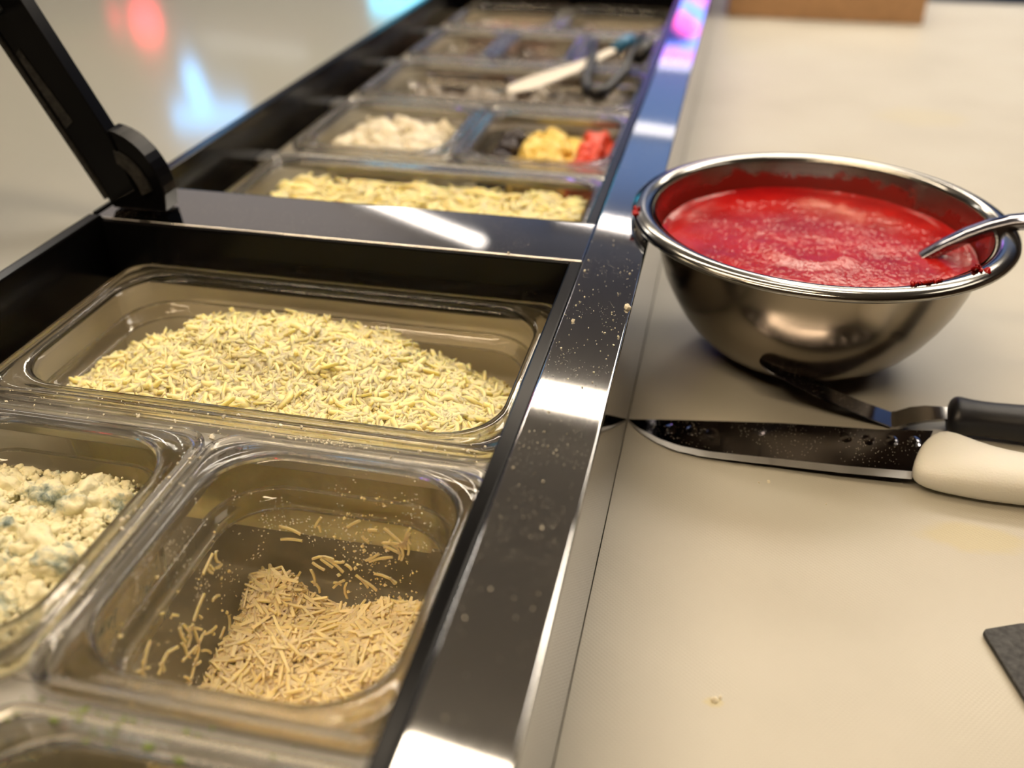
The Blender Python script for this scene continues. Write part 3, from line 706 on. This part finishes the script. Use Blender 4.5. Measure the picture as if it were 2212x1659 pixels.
inp = [(r-1.0, z+.8) for r, z in outp[1:]]
V, F = lathe([(.4, B+1.3)]+inp, BX, BY, cap0=True); o = mesh_obj('bowl_lining', V, F, 'bowlin', bowl, bowl['_base'])
rimp = [(116.6, 6.0), (117.6, 8.6), (121.8, 10.8), (124, 10.9), (127.5, 10.2), (130, 9.2), (131.8, 7.6), (132.2, 5.8), (131.2, 4.4), (129.2, 4.2), (127.8, 5.4), (126.5, 7.2), (122.5, 8.0), (118.5, 5.4)]
V, F = lathe(rimp, BX, BY, close=True); fixn(mesh_obj('rolled_rim', V, F, 'rimsteel', bowl, bowl['_base']))
# sauce
SZ = -14.0
n = 420; V = []; F = []; rs = 109.8
nr = 130
for i in range(nr+1):
    r = rs*(i/nr)**.8
    for k in range(n):
        a = 2*PI*k/n; x = BX+r*math.cos(a); y = BY+r*math.sin(a)
        z = SZ+.5*nz(x, y, 24, 1)+.12*nz(x, y, 6, 2)+1.6*math.exp(-((r-rs)/3.0)**2)
        d = math.hypot(x-150, y-88); z += 1.0*math.exp(-((d-26)/9)**2)*(1 if y < 95 else .3)
        g = .35+.65*sm(-.25, .3, nz(x, y, 30, 7)); z += (.45+.55*g)*(.26*nz(x, y, 1.7, 3)+.12*nz(x, y, .8, 4))
        V.append((x, y, z))
for i in range(nr):
    for k in range(n):
        k2 = (k+1) % n; F.append((i*n+k, i*n+k2, (i+1)*n+k2, (i+1)*n+k))
o = mesh_obj('tomato_sauce', V, F, 'sauce'); tag(o, 'red tomato sauce filling the steel mixing bowl', 'sauce')
# dried sauce lumps on the rim
def blob(name, label, pts, mat, seed, r=1.5):
    rng = np.random.default_rng(seed); V = []; F = []; k = 0
    for p in pts:
        Vn, Fn = lump(rng, p, r*rng.uniform(.7, 1.3), 2, .5, .6); V.append(Vn); F += [tuple(k+a for a in f) for f in Fn]; k += len(Vn)
    o = mesh_obj(name, np.vstack(V), F, mat); return o
def onrim(deg, r=122.5, z=11.6): return (BX+r*math.cos(math.radians(deg)), BY+r*math.sin(math.radians(deg)), z)
tag(blob('sauce_smear', '', [onrim(a, 121+.3*(i % 3)) for i, a in enumerate(np.arange(-66, -56, 1.0))], 'sauce', 51, 1.5), 'dried sauce smear along the front edge of the bowl rim', 'sauce')
tag(blob('sauce_smear', '', [onrim(-42, 121, 12), onrim(-41, 120.5, 13.5), onrim(-40, 121, 11.6), onrim(-41, 123.5, 11.4), onrim(-39.5, 126, 10.8)], 'sauce', 52, 2.0), 'small dried sauce lump on the right of the bowl rim', 'sauce')
tag(blob('sauce_smear', '', [onrim(189, 130, 9.8), onrim(191, 130.4, 9.4), onrim(190, 127.5, 10.6), onrim(193, 130, 9.4)], 'sauce', 53, 2.0), 'dried sauce spot on the left edge of the bowl rim', 'sauce')
# ladle: steel strip handle out of the sauce over the rim
ld = thing('ladle', 'steel ladle handle slanting out of the sauce over the bowl rim', 'ladle', (260, 93, 12))
Ls = []
for (x, y, z, wd) in [(218, 88, -22, 4.0), (228, 92, -13, 4.5), (240, 94, -4, 5), (253, 95, 4.5, 5.5), (266, 95, 11.5, 5.8), (279, 94, 17, 6), (294, 92.5, 20.5, 6.2), (340, 89, 25, 8), (400, 85, 25, 9)]:
    Ls.append([(x, y+wd, z+1.2), (x, y-wd, z-.6), (x+2.2, y-wd-.4, z-6.4), (x+2.2, y+wd, z-5.0)])
V, F = loops_mesh(Ls, cap0=True, cap1=True); o = fixn(mesh_obj('ladle_handle', V, F, 'blade', ld, ld['_base'], smooth=False))
mm = o.modifiers.new('b', 'BEVEL'); mm.width = .0005; mm.segments = 2; autosmooth(o, 50)

# ---------------------------------------------------------------- knife
kn = thing('kitchen_knife', 'chef knife with ivory handle and dimpled blade lying on the board', 'knife', (200, -40, B))
outl = [(40.0, -27.5), (61.0, -24.9), (101.1, -21.6), (140.8, -18.9), (179.4, -17.4), (204.9, -16.6), (237.8, -12.8), (241, -21.4), (219.0, -64.8), (176.8, -65.2), (140.5, -64.0), (115.6, -63.3), (92.7, -62.3), (74.5, -58.2), (60.6, -50.7), (47.3, -38.5)]
def bz_(x, y):   # blade plane: tip on the board, spine lifted at the heel
    return B+.9+7.4*max(0, (x-42)/198)+.045*(y+64)*max(0, min(1, (x-42)/100))
up = outl[:8]; lo = [outl[0]]+outl[:7:-1]           # spine from tip, edge from tip
def at(pl, t):
    L_ = [0]
    for a, b_ in zip(pl, pl[1:]): L_.append(L_[-1]+math.dist(a, b_))
    s_ = t*L_[-1]
    for i in range(len(pl)-1):
        if s_ <= L_[i+1]+1e-6:
            f = (s_-L_[i])/(L_[i+1]-L_[i]); return (pl[i][0]+(pl[i+1][0]-pl[i][0])*f, pl[i][1]+(pl[i+1][1]-pl[i][1])*f)
    return pl[-1]
up = up[:7]
Ls = []; Eg = []
nb = 40
for i in range(nb+1):
    t = i/nb; a = at(up, t); e = at(lo, t)
    def mixp(f): return (a[0]+(e[0]-a[0])*f, a[1]+(e[1]-a[1])*f)
    th = 1.0*(1-.5*(1-t))
    row = []
    for f, k in ((0, th), (.3, th*.9), (.6, th*.7), (.86, .35)):
        p = mixp(f); row.append((p[0], p[1], bz_(*p)+k))
    for f, k in ((.86, .35), (.6, th*.7), (.3, th*.9), (0, th)):
        p = mixp(f); row.append((p[0], p[1], bz_(*p)-k*.6))
    Ls.append(row)
    p0 = mixp(.86); p1 = mixp(1.0); Eg.append([(p0[0], p0[1], bz_(*p0)+.36), (p1[0], p1[1], bz_(*p1)-.25), (p0[0], p0[1], bz_(*p0)-.3)])
V, F = loops_mesh(Ls, cap0=True, cap1=True)
# hollow-ground dimples as shallow dished discs set in the face
for (dx, dy) in [(69.3, -35.0), (83.3, -35.4), (97.1, -36.2), (182.2, -28.4), (196.2, -29.1), (210.8, -27.7), (224.9, -26.5)]:
    k = len(V); m_ = 20; R_ = [1, .8, .55, .28]
    tt = (dx-40)/200; thk = (1-.5*(1-tt))*.80
    for r in R_:
        for q in range(m_):
            a = 2*PI*q/m_; x = dx+4.2*r*math.cos(a); y = dy+6.3*r*math.sin(a)
            V.append((x, y, bz_(x, y)+thk+.02+.8*(1-r*r)))
    V.append((dx, dy, bz_(dx, dy)+thk+.82))
    for i in range(3):
        for q in range(m_): q2 = (q+1) % m_; F.append((k+i*m_+q, k+i*m_+q2, k+(i+1)*m_+q2, k+(i+1)*m_+q))
    for q in range(m_): F.append((k+3*m_+q, k+3*m_+(q+1) % m_, k+4*m_))
o = mesh_obj('blade', V, F, 'blade', kn, kn['_base']); autosmooth(o, 30)
V, F = loops_mesh(Eg, cap0=True, cap1=True); o = fixn(mesh_obj('cutting_edge', V, F, 'edge', kn, kn['_base'])); autosmooth(o, 30)
# handle: lofted super-ellipse sections
def loft(name, secs, mat, parent, n=28, e=2.6, sub=True):
    Ls = []
    for (c, u, v, hu, hv) in secs:
        c, u, v = np.array(c, float), np.array(u, float), np.array(v, float); u /= np.linalg.norm(u); v /= np.linalg.norm(v); lp = []
        for k in range(n):
            a = 2*PI*k/n; ca, sa = math.cos(a), math.sin(a)
            lp.append(tuple(c+u*hu*math.copysign(abs(ca)**(2/e), ca)+v*hv*math.copysign(abs(sa)**(2/e), sa)))
        Ls.append(lp)
    V, F = loops_mesh(Ls, cap0=True, cap1=True); o = fixn(mesh_obj(name, V, F, mat, parent, parent['_base']))
    if sub: mm = o.modifiers.new('s', 'SUBSURF'); mm.levels = 1; mm.render_levels = 1
    return o
HS = []
for (x, yt, yb, hz, sk) in [(221, -48, -58, 3.5, 0), (223, -36, -66, 7, 0), (228, -25, -71, 9.5, 0), (237, -19, -74.5, 11, 0), (250, -26.5, -75.5, 12, 0), (266, -35, -76.5, 12, 0), (285, -38.5, -75.5, 11.5, 0), (305, -38.5, -78, 11.5, 0), (335, -36, -80, 12, 0), (360, -38, -84, 11, 0), (372, -48, -76, 6, 0)]:
    cy = (yt+yb)/2; HS.append(((x, cy, B+12.4), (.30*max(0, min(1, (262-x)/30)), 1, .06), (0, -.06, 1), (yt-yb)/2*.98, hz))
loft('handle', HS, 'white_handle', kn, e=2.7)

# ---------------------------------------------------------------- offset spatula
sp = thing('offset_spatula', 'small offset spatula with a black handle, blade tip resting against the bowl', 'spatula', (230, 15, B))
def strip(cl, wds, thk, nrm_up, tipround=False):
    Ls = []
    P = [np.array(c, float) for c in cl]
    for i, p in enumerate(P):
        a = P[max(i-1, 0)]; b_ = P[min(i+1, len(P)-1)]; t = b_-a; t /= np.linalg.norm(t)
        s_ = np.cross(t, nrm_up[i] if isinstance(nrm_up, list) else nrm_up); s_ /= np.linalg.norm(s_); n_ = np.cross(s_, t)
        Ls.append([tuple(p+s_*wds[i]+n_*thk), tuple(p-s_*wds[i]+n_*thk), tuple(p-s_*wds[i]-n_*thk), tuple(p+s_*wds[i]-n_*thk)])
    return loops_mesh(Ls, cap0=True, cap1=True)
tip = np.array([123.2, 10.5, B+37.0]); bend = np.array([217.0, 9.4, B+1.6]); cl = []; wd = []
for t, w_ in [(0, 2.0), (.012, 4.6), (.035, 6.9), (.07, 8.3), (.12, 9.0), (.25, 9.1), (.5, 9.3), (.75, 9.5), (1, 9.8)]:
    p = tip+(bend-tip)*t; p[2] += -2.5*math.sin(PI*t); cl.append(p); wd.append(w_)
V, F = strip(cl, wd, .45, np.array([0, 0, 1.0])); autosmooth(mesh_obj('spatula_blade', V, F, 'blade', sp, sp['_base'], smooth=False), 40)
V, F = strip([(215.5, 9.8, B+1.7), (218.5, 9.3, B+2.2), (227, 8.2, B+7.6), (236, 7.4, B+11.2), (246, 6.9, B+13), (256, 7.0, B+13.6)], [10, 10.6, 10.6, 9.2, 7.8, 6.6], .9, np.array([0, 0, 1.0]))
autosmooth(mesh_obj('spatula_neck', V, F, 'steel', sp, sp['_base'], smooth=False), 60)
HS = []
for (x, hy, hz, cy) in [(248.6, 6, 5, 6.6), (249.6, 12.5, 9, 6.4), (252.5, 15.6, 11.6, 6.3), (256, 15.4, 11.6, 6.2), (263, 13.2, 10.8, 6.2), (275, 12.6, 10.6, 6.1), (300, 13.8, 11.4, 6.0), (330, 15.5, 12.5, 6), (355, 14.5, 12, 6), (364, 9, 8, 6)]:
    HS.append(((x, cy, B+12.9), (.12, 1, 0), (0, 0, 1), hy, hz))
loft('spatula_handle', HS, 'blackm', sp, e=2.4)

# ---------------------------------------------------------------- dark scraper at the right edge
cs = thing('bench_scraper', 'dark worn metal scraper corner at the lower right edge', 'scraper', (300, -215, B))
pts = [(248.0, -183.2), (246.6, -185.6), (247.0, -188.0), (262, -243), (268, -262), (340, -243), (326, -164), (290, -169.5), (266, -175.5)]
V = []; n = len(pts)
for zo in (.9, 3.3): V += [(x-6, y, B+zo+.02*(x-245)) for x, y in pts]
F = [tuple(range(n-1, -1, -1)), tuple(range(n, 2*n))]+[(i, (i+1) % n, (i+1) % n+n, i+n) for i in range(n)]
o = fixn(mesh_obj('scraper_blade', V, F, 'dark', cs, cs['_base'], smooth=False)); mm = o.modifiers.new('b', 'BEVEL'); mm.width = .0006; mm.segments = 2
box('scraper_grip', 322, 350, -246, -160, B+1.5, B+22, 'blackm', cs, bev=6)

# ---------------------------------------------------------------- loose crumbs
def crumbs(name, label, spots, mat, seed, sub=1):
    rng = np.random.default_rng(seed); V = []; F = []; k = 0
    for (x, y, z, r) in spots:
        Vn, Fn = lump(rng, (x, y, z+r*.45), r, sub, .5, .7); V.append(Vn); F += [tuple(k+a for a in f) for f in Fn]; k += len(Vn)
    tag(mesh_obj(name, np.vstack(V), F, mat, smooth=False), label, 'crumbs', kind='stuff')
rng = np.random.default_rng(77)
S = [(rng.uniform(1, 38), rng.normal(-120, 120), 0, rng.choice([.25, .35, .6], p=[.6, .3, .1])) for i in range(240)]
S += [(37.5, -62, 0, 2.1), (36.5, -98, 0, .9), (8, -85, 0, 1.1), (4, -15, 0, .8), (-50, 1, 0, 1.3), (35, -108, 0, .7)]
crumbs('rail_crumbs', 'cheese crumbs scattered on the steel rail', [(x, max(-380, min(60, y)), z, r) for x, y, z, r in S], 'curd', 3, 1)
S = [(rng.uniform(-320, -14), rng.uniform(-201, -178), -29.6, rng.choice([.3, .5, 1.0], p=[.5, .35, .15])) for i in range(150)]
S += [(rng.uniform(-178, -160), rng.uniform(-365, -200), -29.6, rng.choice([.3, .5, 1.0], p=[.5, .35, .15])) for i in range(130)]
S += [(rng.normal(-110, 14), rng.uniform(-194, -190), -30, .5) for i in range(60)]
S += [(-168, -201, -31, 2.6), (-30, -186, -29, 1.3), (-55, -190, -30, 1.1)]
crumbs('pan_rim_crumbs', 'cheese crumbs caught on the pan rims and the gaps between them', S, 'curd', 4, 1)
crumbs('board_crumbs', 'few pale crumbs on the cutting board near the knife', [(134, -77, B, 1.0), (128, -79, B, .5), (168, -92, B, .6), (108, -257, B, 1.4), (111, -255, B, .9), (215, -60, B, .5)], 'curd', 6, 2)
for o in list(bpy.data.objects):
    if '_base' in o: del o['_base']
